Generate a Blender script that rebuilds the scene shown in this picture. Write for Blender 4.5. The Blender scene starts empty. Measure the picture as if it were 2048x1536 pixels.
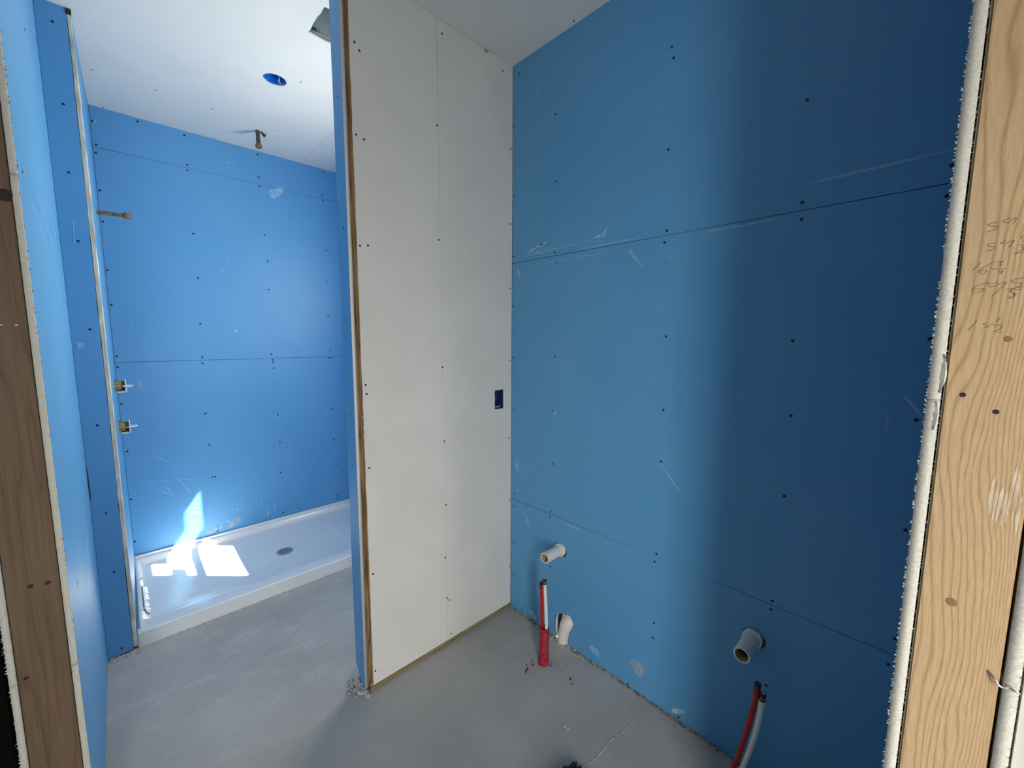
import bpy, bmesh, math, random
from mathutils import Vector, Matrix, noise as mnoise
random.seed(7)
S = bpy.context.scene
COL = S.collection
PI = math.pi

# ------------------------------------------------------------------ camera, world, lights, exposure
cam_d = bpy.data.cameras.new('camera'); cam = bpy.data.objects.new('camera', cam_d); COL.objects.link(cam)
cam_d.sensor_width = 36.0; cam_d.lens = 14.4106; cam_d.clip_start = 0.02
F = Vector((0.687660, 0.717457, -0.111262)); R = Vector((0.722309, -0.691553, 0.004886)); U = Vector((0.073438, 0.083725, 0.993779))
cam.matrix_world = Matrix(((R.x, U.x, -F.x, 0), (R.y, U.y, -F.y, 0), (R.z, U.z, -F.z, 1.46008), (0, 0, 0, 1)))
S.camera = cam
S.view_settings.view_transform = 'Standard'; S.view_settings.look = 'None'
S.view_settings.gamma = 1.0; S.view_settings.use_curve_mapping = False
S.view_settings.exposure = 0.0

world = bpy.data.worlds.new('sky'); S.world = world; world.use_nodes = True
wn = world.node_tree.nodes['Background']
wn.inputs[0].default_value = (0.55, 0.75, 1.0, 1); wn.inputs[1].default_value = 1.2

SUN_POWER = 33.0
W1_POWER, W2_POWER, W3_POWER = 24.5, 23.0, 2.6
sd = bpy.data.lights.new('sun', 'SUN'); sd.energy = SUN_POWER; sd.angle = math.radians(0.55); sd.color = (1.0, 0.95, 0.86)
sun = bpy.data.objects.new('sun', sd); COL.objects.link(sun)
sun.rotation_euler = Vector((-0.728, 0.685, -1.06)).to_track_quat('-Z', 'Y').to_euler(); sun.location = (6, -3, 6)

def area(name, loc, direction, sx, sy, power, color):
    d = bpy.data.lights.new(name, 'AREA'); d.shape = 'RECTANGLE'; d.size = sx; d.size_y = sy; d.energy = power; d.color = color
    o = bpy.data.objects.new(name, d); COL.objects.link(o); o.location = loc
    o.rotation_euler = Vector(direction).to_track_quat('-Z', 'Y').to_euler()
    return o
# daylight: the shower window behind the stub partition, and the open doorway of the bright room behind the camera
area('window_daylight', (1.4475, 2.09, 1.77), (-1, 0, 0), 0.47, 0.60, W1_POWER, (1.0, 0.94, 0.80))
door_light = area('doorway_daylight', (-0.60, -1.36, 1.05), (0.62, 0.78, -0.30), 0.40, 1.75, W2_POWER, (1.0, 0.96, 0.86))
door_light.data.spread = math.radians(125)
partition_fill = area('partition_fill_light', (0.645, -1.37, 0.95), (0, 1, -0.30), 0.19, 1.30, W3_POWER, (1.0, 0.96, 0.88))  # added lamp with no known source, brightens the left of the partition
partition_fill.data.spread = math.radians(95)

# ------------------------------------------------------------------ room constants (metres)
H = 2.74
XR, YP, YB, XL, YS, XS, Y0, XE = 1.4495, 1.5154, 3.3927, -0.1370, 2.4882, -0.0500, 1.5037, 0.6283
XJ, BT = 0.8508, 0.0127

# ------------------------------------------------------------------ materials
def mat(name, color=(0.8, 0.8, 0.8), rough=0.6, metal=0.0, spec=0.5):
    m = bpy.data.materials.new(name); m.use_nodes = True
    b = m.node_tree.nodes['Principled BSDF']
    b.inputs['Base Color'].default_value = (*color, 1); b.inputs['Roughness'].default_value = rough
    b.inputs['Metallic'].default_value = metal; b.inputs['Specular IOR Level'].default_value = spec
    return m
def N(m, t, **kw):
    n = m.node_tree.nodes.new(t)
    for k, v in kw.items():
        if k in n.inputs: n.inputs[k].default_value = v
        else: setattr(n, k, v)
    return n
def L(m, a, b): m.node_tree.links.new(a, b)
def bsdf(m): return m.node_tree.nodes['Principled BSDF']
def coords(m, scale=(1, 1, 1)):
    g = N(m, 'ShaderNodeNewGeometry'); mp = N(m, 'ShaderNodeMapping'); mp.inputs['Scale'].default_value = scale
    L(m, g.outputs['Position'], mp.inputs['Vector']); return mp.outputs['Vector']
def ramp(m, stops):
    r = N(m, 'ShaderNodeValToRGB'); e = r.color_ramp.elements
    while len(e) < len(stops): e.new(0.5)
    for i, (p, c) in enumerate(stops): e[i].position = p; e[i].color = (*c, 1)
    return r
def mottled(name, c1, c2, scale=6.0, rough=0.6, spec=0.4, detail=6, bump=0.0, bscale=200.0, stretch=(1, 1, 1), lo=0.35, hi=0.65):
    m = mat(name, c1, rough, 0, spec); v = coords(m, stretch)
    n = N(m, 'ShaderNodeTexNoise', Scale=scale, Detail=detail); L(m, v, n.inputs['Vector'])
    r = ramp(m, [(lo, c1), (hi, c2)]); L(m, n.outputs['Fac'], r.inputs['Fac']); L(m, r.outputs['Color'], bsdf(m).inputs['Base Color'])
    if bump:
        n2 = N(m, 'ShaderNodeTexNoise', Scale=bscale, Detail=3.0); L(m, v, n2.inputs['Vector'])
        bp = N(m, 'ShaderNodeBump', Strength=bump, Distance=0.002); L(m, n2.outputs['Fac'], bp.inputs['Height'])
        L(m, bp.outputs['Normal'], bsdf(m).inputs['Normal'])
    return m

# blue moisture-resistant board: slightly mottled paper with faint scuffs
def blue_board():
    m = mat('blue_drywall_paper', (0.1, 0.33, 0.68), 0.48, 0, 0.42); v = coords(m)
    n = N(m, 'ShaderNodeTexNoise', Scale=2.2, Detail=5.0); L(m, v, n.inputs['Vector'])
    r = ramp(m, [(0.3, (0.096, 0.325, 0.620)), (0.7, (0.116, 0.350, 0.640))]); L(m, n.outputs['Fac'], r.inputs['Fac'])
    n2 = N(m, 'ShaderNodeTexNoise', Scale=26.0, Detail=8.0, Roughness=0.7); L(m, v, n2.inputs['Vector'])
    r2 = ramp(m, [(0.66, (0, 0, 0)), (0.80, (1, 1, 1))]); L(m, n2.outputs['Fac'], r2.inputs['Fac'])
    n3 = N(m, 'ShaderNodeTexNoise', Scale=3.0, Detail=3.0); L(m, v, n3.inputs['Vector'])
    r3 = ramp(m, [(0.50, (0, 0, 0)), (0.70, (0.55, 0.55, 0.55))]); L(m, n3.outputs['Fac'], r3.inputs['Fac'])
    mu = N(m, 'ShaderNodeMath', operation='MULTIPLY'); L(m, r2.outputs['Color'], mu.inputs[0]); L(m, r3.outputs['Color'], mu.inputs[1])
    mx = N(m, 'ShaderNodeMix', data_type='RGBA'); L(m, mu.outputs[0], mx.inputs['Factor'])
    L(m, r.outputs['Color'], mx.inputs['A']); mx.inputs['B'].default_value = (0.42, 0.60, 0.76, 1)
    L(m, mx.outputs['Result'], bsdf(m).inputs['Base Color'])
    n4 = N(m, 'ShaderNodeTexNoise', Scale=420.0, Detail=2.0); L(m, v, n4.inputs['Vector'])
    bp = N(m, 'ShaderNodeBump', Strength=0.06, Distance=0.001); L(m, n4.outputs['Fac'], bp.inputs['Height']); L(m, bp.outputs['Normal'], bsdf(m).inputs['Normal'])
    return m
M_BLUE = blue_board()
M_WHITE = mottled('white_drywall_paper', (0.70, 0.685, 0.655), (0.74, 0.73, 0.70), 5, 0.7, 0.3, bump=0.05, bscale=500)
M_CEIL = mottled('ceiling_board_paper', (0.74, 0.745, 0.73), (0.77, 0.775, 0.76), 4, 0.75, 0.25, bump=0.05, bscale=500)
M_CORE = mottled('gypsum_core', (0.57, 0.56, 0.51), (0.70, 0.69, 0.63), 300, 0.9, 0.1, bump=0.25, bscale=900)
M_COREB = mottled('gypsum_core_dusty', (0.58, 0.49, 0.36), (0.82, 0.77, 0.65), 70, 0.9, 0.1, bump=0.8, bscale=300, stretch=(1, 1, 0.2))
M_FUZZ = mat('torn_paper', (0.72, 0.69, 0.6), 0.9)
M_DARK = mat('shadow_gap', (0.03, 0.028, 0.025), 0.9)
M_UNLIT = mat('unlit_space_black', (0.004, 0.004, 0.004), 0.95, 0, 0.05)  # near-black colour paints in the unlit space left of the left wall
M_SCREW = mat('black_phosphate_screw', (0.012, 0.013, 0.016), 0.55, 0.3)
M_SMEAR = mottled('dried_joint_compound', (0.17, 0.39, 0.63), (0.50, 0.60, 0.68), 75, 0.85, 0.2)
M_SCUFF = mottled('pale_scuff', (0.17, 0.41, 0.70), (0.30, 0.52, 0.74), 50, 0.8, 0.2)
M_FAINT = mottled('faint_scuff', (0.115, 0.345, 0.62), (0.16, 0.38, 0.63), 60, 0.7, 0.3)
M_TAN = mottled('tan_scuff', (0.17, 0.36, 0.56), (0.34, 0.42, 0.49), 45, 0.8, 0.2)
M_PVC = mat('white_pvc', (0.74, 0.74, 0.70), 0.38)
M_PVCIN = mat('pvc_bore', (0.33, 0.24, 0.17), 0.6)
M_RED = mat('red_pex', (0.42, 0.012, 0.016), 0.35)
M_WPEX = mat('white_pex', (0.78, 0.78, 0.78), 0.35)
M_CAP = mat('black_pipe_cap', (0.012, 0.011, 0.012), 0.4)
M_COPPER = mat('copper_ring', (0.20, 0.055, 0.03), 0.4, 0.8)
M_SLEEVE = mottled('dusty_red_sleeve', (0.33, 0.014, 0.024), (0.46, 0.20, 0.21), 150, 0.6, 0.3, lo=0.50, hi=0.80)
M_RUST = mottled('rusty_pipe', (0.06, 0.028, 0.012), (0.30, 0.17, 0.08), 130, 0.6, 0.5)
M_BLACKPIPE = mottled('black_iron_pipe', (0.02, 0.018, 0.014), (0.10, 0.07, 0.04), 90, 0.5, 0.5)
M_BRASS = mat('brass', (0.52, 0.36, 0.16), 0.3, 0.9)
M_BRASSD = mat('dark_brass', (0.14, 0.10, 0.06), 0.4, 0.8)
M_STEEL = mat('bright_steel', (0.75, 0.75, 0.75), 0.25, 1.0)
M_NAILTIP = mat('nail_tip', (0.50, 0.46, 0.40), 0.5, 0.2)
M_CLIP = mat('white_plastic', (0.80, 0.80, 0.76), 0.4)
M_BOX = mat('blue_plastic_box', (0.006, 0.035, 0.16), 0.4)
M_WIRE = mat('copper_wire', (0.50, 0.20, 0.12), 0.35, 0.8)
M_WIREW = mat('white_wire', (0.7, 0.68, 0.64), 0.5)
M_PAN = mottled('white_acrylic', (0.78, 0.79, 0.80), (0.82, 0.83, 0.83), 3, 0.22, 0.5)
M_DRAIN = mat('grey_grate', (0.36, 0.42, 0.42), 0.45, 0.2)
M_GALV = mottled('galvanised_steel', (0.42, 0.48, 0.46), (0.50, 0.56, 0.54), 12, 0.5, 0.5)
M_PENCIL = mat('pencil_lead', (0.13, 0.085, 0.055), 0.7)
M_GRIT = mottled('plaster_grit', (0.28, 0.28, 0.27), (0.6, 0.6, 0.58), 90, 0.95, 0.1)
M_GRITD = mottled('dark_grit', (0.10, 0.085, 0.07), (0.36, 0.33, 0.29), 160, 0.95, 0.1)
M_FRAME = mat('white_vinyl', (0.75, 0.75, 0.74), 0.4)
M_BRISTLE = mat('black_bristle', (0.012, 0.013, 0.016), 0.6)
M_OUT = mottled('outer_wall_paint', (0.42, 0.40, 0.37), (0.46, 0.44, 0.40), 3, 0.8)

def wood(name, dark, mid, light, vaxis_scale=(30, 30, 2.2), rings=7.0, dirt=None, seed=0.0):
    m = mat(name, mid, 0.65, 0, 0.3); g = N(m, 'ShaderNodeNewGeometry'); mp = N(m, 'ShaderNodeMapping')
    mp.inputs['Scale'].default_value = vaxis_scale; mp.inputs['Location'].default_value = (seed, seed * 1.7, seed * 0.6); L(m, g.outputs['Position'], mp.inputs['Vector'])
    n = N(m, 'ShaderNodeTexNoise', Scale=0.42, Detail=2.5, Roughness=0.45); L(m, mp.outputs['Vector'], n.inputs['Vector'])
    a = N(m, 'ShaderNodeMath', operation='MULTIPLY'); a.inputs[1].default_value = rings; L(m, n.outputs['Fac'], a.inputs[0])
    f = N(m, 'ShaderNodeMath', operation='FRACT'); L(m, a.outputs[0], f.inputs[0])
    r = ramp(m, [(0.0, mid), (0.45, light), (0.80, mid), (0.93, dark), (1.0, mid)]); L(m, f.outputs[0], r.inputs['Fac'])
    mp2 = N(m, 'ShaderNodeMapping'); mp2.inputs['Scale'].default_value = (260, 260, 6); L(m, g.outputs['Position'], mp2.inputs['Vector'])
    n2 = N(m, 'ShaderNodeTexNoise', Scale=1.0, Detail=3.0); L(m, mp2.outputs['Vector'], n2.inputs['Vector'])
    r2 = ramp(m, [(0.30, (0.80, 0.78, 0.74)), (0.62, (1, 1, 1))]); L(m, n2.outputs['Fac'], r2.inputs['Fac'])
    mx = N(m, 'ShaderNodeMix', data_type='RGBA', blend_type='MULTIPLY'); mx.inputs['Factor'].default_value = 1.0
    L(m, r.outputs['Color'], mx.inputs['A']); L(m, r2.outputs['Color'], mx.inputs['B'])
    L(m, mx.outputs['Result'], bsdf(m).inputs['Base Color'])
    bp = N(m, 'ShaderNodeBump', Strength=0.25, Distance=0.001); L(m, n2.outputs['Fac'], bp.inputs['Height']); L(m, bp.outputs['Normal'], bsdf(m).inputs['Normal'])
    return m
def stud_wood():                         # flat-sawn pine: cathedral grain on the left, tight straight grain towards the right edge
    m = mat('pine_stud', (0.58, 0.41, 0.24), 0.65, 0, 0.3); g = N(m, 'ShaderNodeNewGeometry'); sx = N(m, 'ShaderNodeSeparateXYZ'); L(m, g.outputs['Position'], sx.inputs[0])
    mp = N(m, 'ShaderNodeMapping'); mp.inputs['Scale'].default_value = (14, 14, 2.6); L(m, g.outputs['Position'], mp.inputs['Vector'])
    n = N(m, 'ShaderNodeTexNoise', Scale=1.0, Detail=2.0, Roughness=0.4); L(m, mp.outputs['Vector'], n.inputs['Vector'])
    mp1 = N(m, 'ShaderNodeMapping'); mp1.inputs['Scale'].default_value = (60, 60, 22); L(m, g.outputs['Position'], mp1.inputs['Vector'])
    n1 = N(m, 'ShaderNodeTexNoise', Scale=1.0, Detail=2.0); L(m, mp1.outputs['Vector'], n1.inputs['Vector'])
    def M(op, a, b):
        q = N(m, 'ShaderNodeMath', operation=op)
        for i, v in enumerate((a, b)):
            if v is None: continue
            if isinstance(v, (int, float)): q.inputs[i].default_value = v
            else: L(m, v, q.inputs[i])
        return q.outputs[0]
    t = M('DIVIDE', M('SUBTRACT', -0.007, sx.outputs['Y']), 0.088)
    w = M('MULTIPLY', M('SUBTRACT', n.outputs['Fac'], 0.5), M('SUBTRACT', 1.15, M('MULTIPLY', t, 0.75)))
    t2 = M('ADD', M('ADD', t, w), M('MULTIPLY', M('SUBTRACT', n1.outputs['Fac'], 0.5), 0.035))
    ph = M('ADD', M('MULTIPLY', t2, 5.0), M('MULTIPLY', M('POWER', M('MAXIMUM', t2, 0.0), 3.0), 11.0))
    fr = M('FRACT', ph, None)
    r = ramp(m, [(0.0, (0.54, 0.37, 0.21)), (0.20, (0.62, 0.445, 0.27)), (0.70, (0.60, 0.425, 0.25)), (0.90, (0.44, 0.285, 0.15)), (1.0, (0.52, 0.355, 0.20))]); L(m, fr, r.inputs['Fac'])
    mp2 = N(m, 'ShaderNodeMapping'); mp2.inputs['Scale'].default_value = (420, 420, 30); L(m, g.outputs['Position'], mp2.inputs['Vector'])
    n2 = N(m, 'ShaderNodeTexNoise', Scale=1.0, Detail=3.0); L(m, mp2.outputs['Vector'], n2.inputs['Vector'])
    r2 = ramp(m, [(0.30, (0.88, 0.86, 0.83)), (0.65, (1.03, 1.03, 1.03))]); L(m, n2.outputs['Fac'], r2.inputs['Fac'])
    mx = N(m, 'ShaderNodeMix', data_type='RGBA', blend_type='MULTIPLY'); mx.inputs['Factor'].default_value = 1.0
    L(m, r.outputs['Color'], mx.inputs['A']); L(m, r2.outputs['Color'], mx.inputs['B']); L(m, mx.outputs['Result'], bsdf(m).inputs['Base Color'])
    bp = N(m, 'ShaderNodeBump', Strength=0.25, Distance=0.0008); L(m, n2.outputs['Fac'], bp.inputs['Height']); L(m, bp.outputs['Normal'], bsdf(m).inputs['Normal'])
    return m
M_STUD = stud_wood()
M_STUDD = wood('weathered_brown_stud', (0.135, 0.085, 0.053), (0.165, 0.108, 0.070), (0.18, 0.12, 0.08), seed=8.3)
M_PLY = wood('raw_plywood_edge', (0.07, 0.035, 0.015), (0.20, 0.115, 0.05), (0.30, 0.19, 0.095), vaxis_scale=(90, 90, 3), seed=1.3)
M_PLATE = wood('sole_plate_timber', (0.14, 0.10, 0.05), (0.26, 0.20, 0.10), (0.32, 0.26, 0.15), vaxis_scale=(4, 40, 60), seed=5.0)

def concrete():
    m = mat('concrete', (0.3, 0.3, 0.29), 0.62, 0, 0.35); v = coords(m)
    n = N(m, 'ShaderNodeTexNoise', Scale=1.6, Detail=7.0, Roughness=0.6); L(m, v, n.inputs['Vector'])
    r = ramp(m, [(0.30, (0.345, 0.338, 0.322)), (0.50, (0.42, 0.412, 0.395)), (0.70, (0.50, 0.493, 0.477))]); L(m, n.outputs['Fac'], r.inputs['Fac'])
    # trowelled plaster dust, thicker towards the shower tray
    mp = N(m, 'ShaderNodeMapping'); mp.inputs['Scale'].default_value = (5, 9, 5); mp.inputs['Rotation'].default_value = (0, 0, 0.6); L(m, v, mp.inputs['Vector'])
    n2 = N(m, 'ShaderNodeTexNoise', Scale=1.0, Detail=9.0, Roughness=0.68, Distortion=0.6); L(m, mp.outputs['Vector'], n2.inputs['Vector'])
    r2 = ramp(m, [(0.52, (0, 0, 0)), (0.80, (1, 1, 1))]); L(m, n2.outputs['Fac'], r2.inputs['Fac'])
    sx = N(m, 'ShaderNodeSeparateXYZ'); L(m, v, sx.inputs[0])
    mr = N(m, 'ShaderNodeMapRange'); mr.inputs['From Min'].default_value = 1.1; mr.inputs['From Max'].default_value = 2.1; mr.inputs['To Min'].default_value = 0.10; mr.inputs['To Max'].default_value = 0.75; L(m, sx.outputs['Y'], mr.inputs['Value'])
    mu = N(m, 'ShaderNodeMath', operation='MULTIPLY'); L(m, r2.outputs['Color'], mu.inputs[0]); L(m, mr.outputs['Result'], mu.inputs[1])
    mx = N(m, 'ShaderNodeMix', data_type='RGBA'); L(m, mu.outputs[0], mx.inputs['Factor']); L(m, r.outputs['Color'], mx.inputs['A']); mx.inputs['B'].default_value = (0.60, 0.60, 0.595, 1)
    n3 = N(m, 'ShaderNodeTexNoise', Scale=160.0, Detail=4.0); L(m, v, n3.inputs['Vector'])
    r3 = ramp(m, [(0.3, (0.88, 0.88, 0.88)), (0.7, (1.06, 1.06, 1.06))]); L(m, n3.outputs['Fac'], r3.inputs['Fac'])
    m2 = N(m, 'ShaderNodeMix', data_type='RGBA', blend_type='MULTIPLY'); m2.inputs['Factor'].default_value = 1.0
    L(m, mx.outputs['Result'], m2.inputs['A']); L(m, r3.outputs['Color'], m2.inputs['B']); L(m, m2.outputs['Result'], bsdf(m).inputs['Base Color'])
    ad = N(m, 'ShaderNodeMath', operation='ADD'); L(m, n2.outputs['Fac'], ad.inputs[0]); L(m, n3.outputs['Fac'], ad.inputs[1])
    bp = N(m, 'ShaderNodeBump', Strength=0.18, Distance=0.003); L(m, ad.outputs[0], bp.inputs['Height']); L(m, bp.outputs['Normal'], bsdf(m).inputs['Normal'])
    return m
M_FLOOR = concrete()

# ------------------------------------------------------------------ helpers
def link(name, me, mats, parent=None):
    for m in (mats if isinstance(mats, (list, tuple)) else [mats]):
        if m is not None: me.materials.append(m)
    o = bpy.data.objects.new(name, me); COL.objects.link(o)
    if parent: o.parent = parent
    return o
def from_bm(name, bm, mats, parent=None, smooth=False):
    bmesh.ops.recalc_face_normals(bm, faces=bm.faces)
    me = bpy.data.meshes.new(name); bm.to_mesh(me); bm.free()
    if smooth:
        for p in me.polygons: p.use_smooth = True
        me.set_sharp_from_angle(angle=math.radians(40))
    return link(name, me, mats, parent)
def add_box(bm, lo, hi, mi=0):
    vs = [bm.verts.new((x, y, z)) for x in (lo[0], hi[0]) for y in (lo[1], hi[1]) for z in (lo[2], hi[2])]
    for f in ((0, 1, 3, 2), (4, 6, 7, 5), (0, 4, 5, 1), (2, 3, 7, 6), (0, 2, 6, 4), (1, 5, 7, 3)):
        bm.faces.new([vs[i] for i in f]).material_index = mi
def box(name, lo, hi, m, parent=None, bev=0.0):
    bm = bmesh.new(); add_box(bm, lo, hi)
    if bev: bmesh.ops.bevel(bm, geom=list(bm.edges), offset=bev, segments=2, affect='EDGES')
    return from_bm(name, bm, m, parent)
def struct(o): o['kind'] = 'structure'; return o
def tag(o, label, cat, group=None):
    o['label'] = label; o['category'] = cat
    if group: o['group'] = group
    return o
def empty(name, loc, label, cat, group=None):
    o = bpy.data.objects.new(name, None); COL.objects.link(o); o.location = loc; o.empty_display_size = 0.05
    return tag(o, label, cat, group)
def keep(o, parent):                     # parent without moving (parents here are unrotated empties)
    o.parent = parent; o.matrix_parent_inverse = Matrix.Translation(-Vector(parent.location)); return o

# a slab cut from a 2-D outline (with holes), mapped to a plane: 'x' = plane X const (u=Y, v=Z), 'y' = plane Y const (u=X, v=Z), 'z' = (u=X, v=Y)
def slab(name, plane, at, thick, outer, holes=(), mats=(None,), parent=None, bev=0.0):
    cu = bpy.data.curves.new('outline', 'CURVE'); cu.dimensions = '2D'; cu.fill_mode = 'BOTH'; cu.extrude = 0.5
    for pts in (outer, *holes):
        sp = cu.splines.new('POLY'); sp.points.add(len(pts) - 1); sp.use_cyclic_u = True
        for q, (u, v) in zip(sp.points, pts): q.co = (u, v, 0, 1)
    tmp = bpy.data.objects.new('outline', cu); COL.objects.link(tmp)
    me = bpy.data.meshes.new_from_object(tmp); bpy.data.objects.remove(tmp); bpy.data.curves.remove(cu)
    me.materials.clear()
    for v in me.vertices:
        u, w, k = v.co; d = (k + 0.5) * thick + at      # face at 'at', back at at+thick
        v.co = (d, u, w) if plane == 'x' else (u, d, w) if plane == 'y' else (u, w, d)
    bm = bmesh.new(); bm.from_mesh(me); bpy.data.meshes.remove(me)
    bmesh.ops.remove_doubles(bm, verts=bm.verts, dist=1e-6)
    bmesh.ops.recalc_face_normals(bm, faces=bm.faces)
    ax = 'xyz'.index(plane)
    for f in bm.faces: f.material_index = 0 if abs(f.normal[ax]) > 0.7 or (plane != 'z' and abs(f.normal.z) > 0.95 and f.calc_area() > 0.002) else min(1, len(mats) - 1)
    return from_bm(name, bm, list(mats), parent)
def rect(u0, v0, u1, v1): return [(u0, v0), (u1, v0), (u1, v1), (u0, v1)]
def circ(u, v, r, n=28, jit=0.0): return [(u + (r + random.uniform(-jit, jit)) * math.cos(2 * PI * i / n), v + (r + random.uniform(-jit, jit)) * math.sin(2 * PI * i / n)) for i in range(n)]
def rag(p, q, n, amp):                   # ragged polyline from p to q (end points kept)
    out = []
    for i in range(n + 1):
        t = i / n; j = 0 if i in (0, n) else random.uniform(-amp, amp)
        dx, dy = q[0] - p[0], q[1] - p[1]; l = math.hypot(dx, dy)
        out.append((p[0] + dx * t - dy / l * j, p[1] + dy * t + dx / l * j))
    return out
def lathe(name, prof, mats, parent=None, origin=(0, 0, 0), axis=(0, 0, 1), seg=24, mi=None):
    bm = bmesh.new(); rot = Vector(axis).to_track_quat('Z', 'Y'); rings = []
    for r, h in prof:
        rings.append([bm.verts.new(rot @ Vector((r * math.cos(2 * PI * i / seg), r * math.sin(2 * PI * i / seg), h)) + Vector(origin)) for i in range(seg)] if r > 1e-6 else [bm.verts.new(rot @ Vector((0, 0, h)) + Vector(origin))])
    for k in range(len(rings) - 1):
        a, b = rings[k], rings[k + 1]
        for i in range(seg):
            j = (i + 1) % seg
            if len(a) == 1 and len(b) == 1: continue
            vs = [a[0], b[i], b[j]] if len(a) == 1 else [a[i], a[j], b[0]] if len(b) == 1 else [a[i], a[j], b[j], b[i]]
            f = bm.faces.new(vs)
            if mi: f.material_index = mi[k]
    return from_bm(name, bm, mats, parent, True)
def tube(name, pts, r, mats, parent=None, seg=14, cap=True, radii=None, sub=6):
    P = [Vector(p) for p in pts]; path = []
    if len(P) > 2:
        for i in range(len(P) - 1):
            p0 = P[max(i - 1, 0)]; p1 = P[i]; p2 = P[i + 1]; p3 = P[min(i + 2, len(P) - 1)]
            for s in range(sub):
                t = s / sub
                path.append(0.5 * ((2 * p1) + (p2 - p0) * t + (2 * p0 - 5 * p1 + 4 * p2 - p3) * t * t + (3 * p1 - p0 - 3 * p2 + p3) * t ** 3))
        path.append(P[-1])
    else: path = P
    bm = bmesh.new(); rings = []; up = Vector((0.31, 0.87, 0.17)).normalized()
    for i, p in enumerate(path):
        d = (path[min(i + 1, len(path) - 1)] - path[max(i - 1, 0)]).normalized()
        a = (up - d * up.dot(d)).normalized(); b = d.cross(a); up = a
        rr = radii[i] if radii else r
        rings.append([bm.verts.new(p + (a * math.cos(2 * PI * k / seg) + b * math.sin(2 * PI * k / seg)) * rr) for k in range(seg)])
    for a, b in zip(rings, rings[1:]):
        for k in range(seg): bm.faces.new((a[k], a[(k + 1) % seg], b[(k + 1) % seg], b[k]))
    if cap: bm.faces.new(rings[0]); bm.faces.new(rings[-1])
    return from_bm(name, bm, mats, parent, True)

# drywall screws: one shared mesh per facing, sunk in a small dimple ring, one object each
def screw_mesh(axis, r):
    bm = bmesh.new(); rot = Vector(axis).to_track_quat('Z', 'Y'); n = 12
    prof = [(r, 0.0004), (r * 0.82, 0.0009), (r * 0.35, 0.0007)]
    rings = [[bm.verts.new(rot @ Vector((a * math.cos(2 * PI * i / n), a * math.sin(2 * PI * i / n), h))) for i in range(n)] for a, h in prof]
    for a, b in zip(rings, rings[1:]):
        for i in range(n): bm.faces.new((a[i], a[(i + 1) % n], b[(i + 1) % n], b[i]))
    bm.faces.new(rings[-1])
    me = bpy.data.meshes.new('screw'); bm.to_mesh(me); bm.free(); me.materials.append(M_SCREW); return me
def screws(parent, plane, at, sign, pts, r=0.0046):
    axis = {'x': (sign, 0, 0), 'y': (0, sign, 0), 'z': (0, 0, sign)}[plane]; me = screw_mesh(axis, r)
    for a, b in pts:
        o = bpy.data.objects.new('screw', me); COL.objects.link(o); o.parent = parent
        o.location = (at, a, b) if plane == 'x' else (a, at, b) if plane == 'y' else (a, b, at)

# a thin lump of dried compound / scuff lying on a surface
def smear(name, plane, at, sign, u, v, ru, rv, m, parent, ang=0.0, n=18, h=0.0009, rough=0.28):
    bm = bmesh.new(); ca, sa = math.cos(ang), math.sin(ang); ring = []; ring2 = []
    ph = random.uniform(0, 9)
    for i in range(n):
        t = 2 * PI * i / n; k = 1 + rough * (math.sin(2 * t + ph) * 0.6 + math.sin(3 * t + 2 * ph) * 0.5 + random.uniform(-0.4, 0.4))
        x, y = ru * k * math.cos(t), rv * k * math.sin(t); ring.append((u + x * ca - y * sa, v + x * sa + y * ca)); ring2.append((u + 0.72 * (x * ca - y * sa), v + 0.72 * (x * sa + y * ca)))
    def P(q, d): d = at + sign * d; return (d, q[0], q[1]) if plane == 'x' else (q[0], d, q[1]) if plane == 'y' else (q[0], q[1], d)
    a = [bm.verts.new(P(q, 0.0002)) for q in ring]; b = [bm.verts.new(P(q, h)) for q in ring2]; c = bm.verts.new(P((u, v), h))
    for i in range(n):
        j = (i + 1) % n; bm.faces.new((a[i], a[j], b[j], b[i])); bm.faces.new((b[i], b[j], c))
    return from_bm(name, bm, m, parent)
def scratch(plane, at, sign, p, q, w, m, parent, name='scratch'):
    du, dv = q[0] - p[0], q[1] - p[1]
    return smear(name, plane, at, sign, (p[0] + q[0]) / 2, (p[1] + q[1]) / 2, math.hypot(du, dv) / 2, w, m, parent, math.atan2(dv, du), n=14, h=0.0005, rough=0.12)
# fuzzy torn paper along a vertical cut edge (small fibres)
def fuzz(parent, pts, m=M_FUZZ, name='paper_fringe'):
    bm = bmesh.new()
    for base, tip, w in pts:
        b = Vector(base); t = Vector(tip); s = Vector((0, 0, w))
        v = [bm.verts.new(b - s), bm.verts.new(b + s), bm.verts.new(t), bm.verts.new(b + (t - b) * 0.3 + Vector((0.0006, 0.0006, 0)))]
        bm.faces.new((v[0], v[1], v[2])); bm.faces.new((v[0], v[3], v[2])); bm.faces.new((v[1], v[2], v[3]))
    o = from_bm(name, bm, m, parent); o['kind'] = 'stuff'; return o
G = 0.0011                               # half joint between two boards

# ------------------------------------------------------------------ floor
def grid_floor():
    bm = bmesh.new(); add_box(bm, (-2.4, -1.6, -0.12), (XR + 0.12, YB + 0.12, 0.0)); return struct(from_bm('floor', bm, M_FLOOR))
floor = grid_floor()
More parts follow.
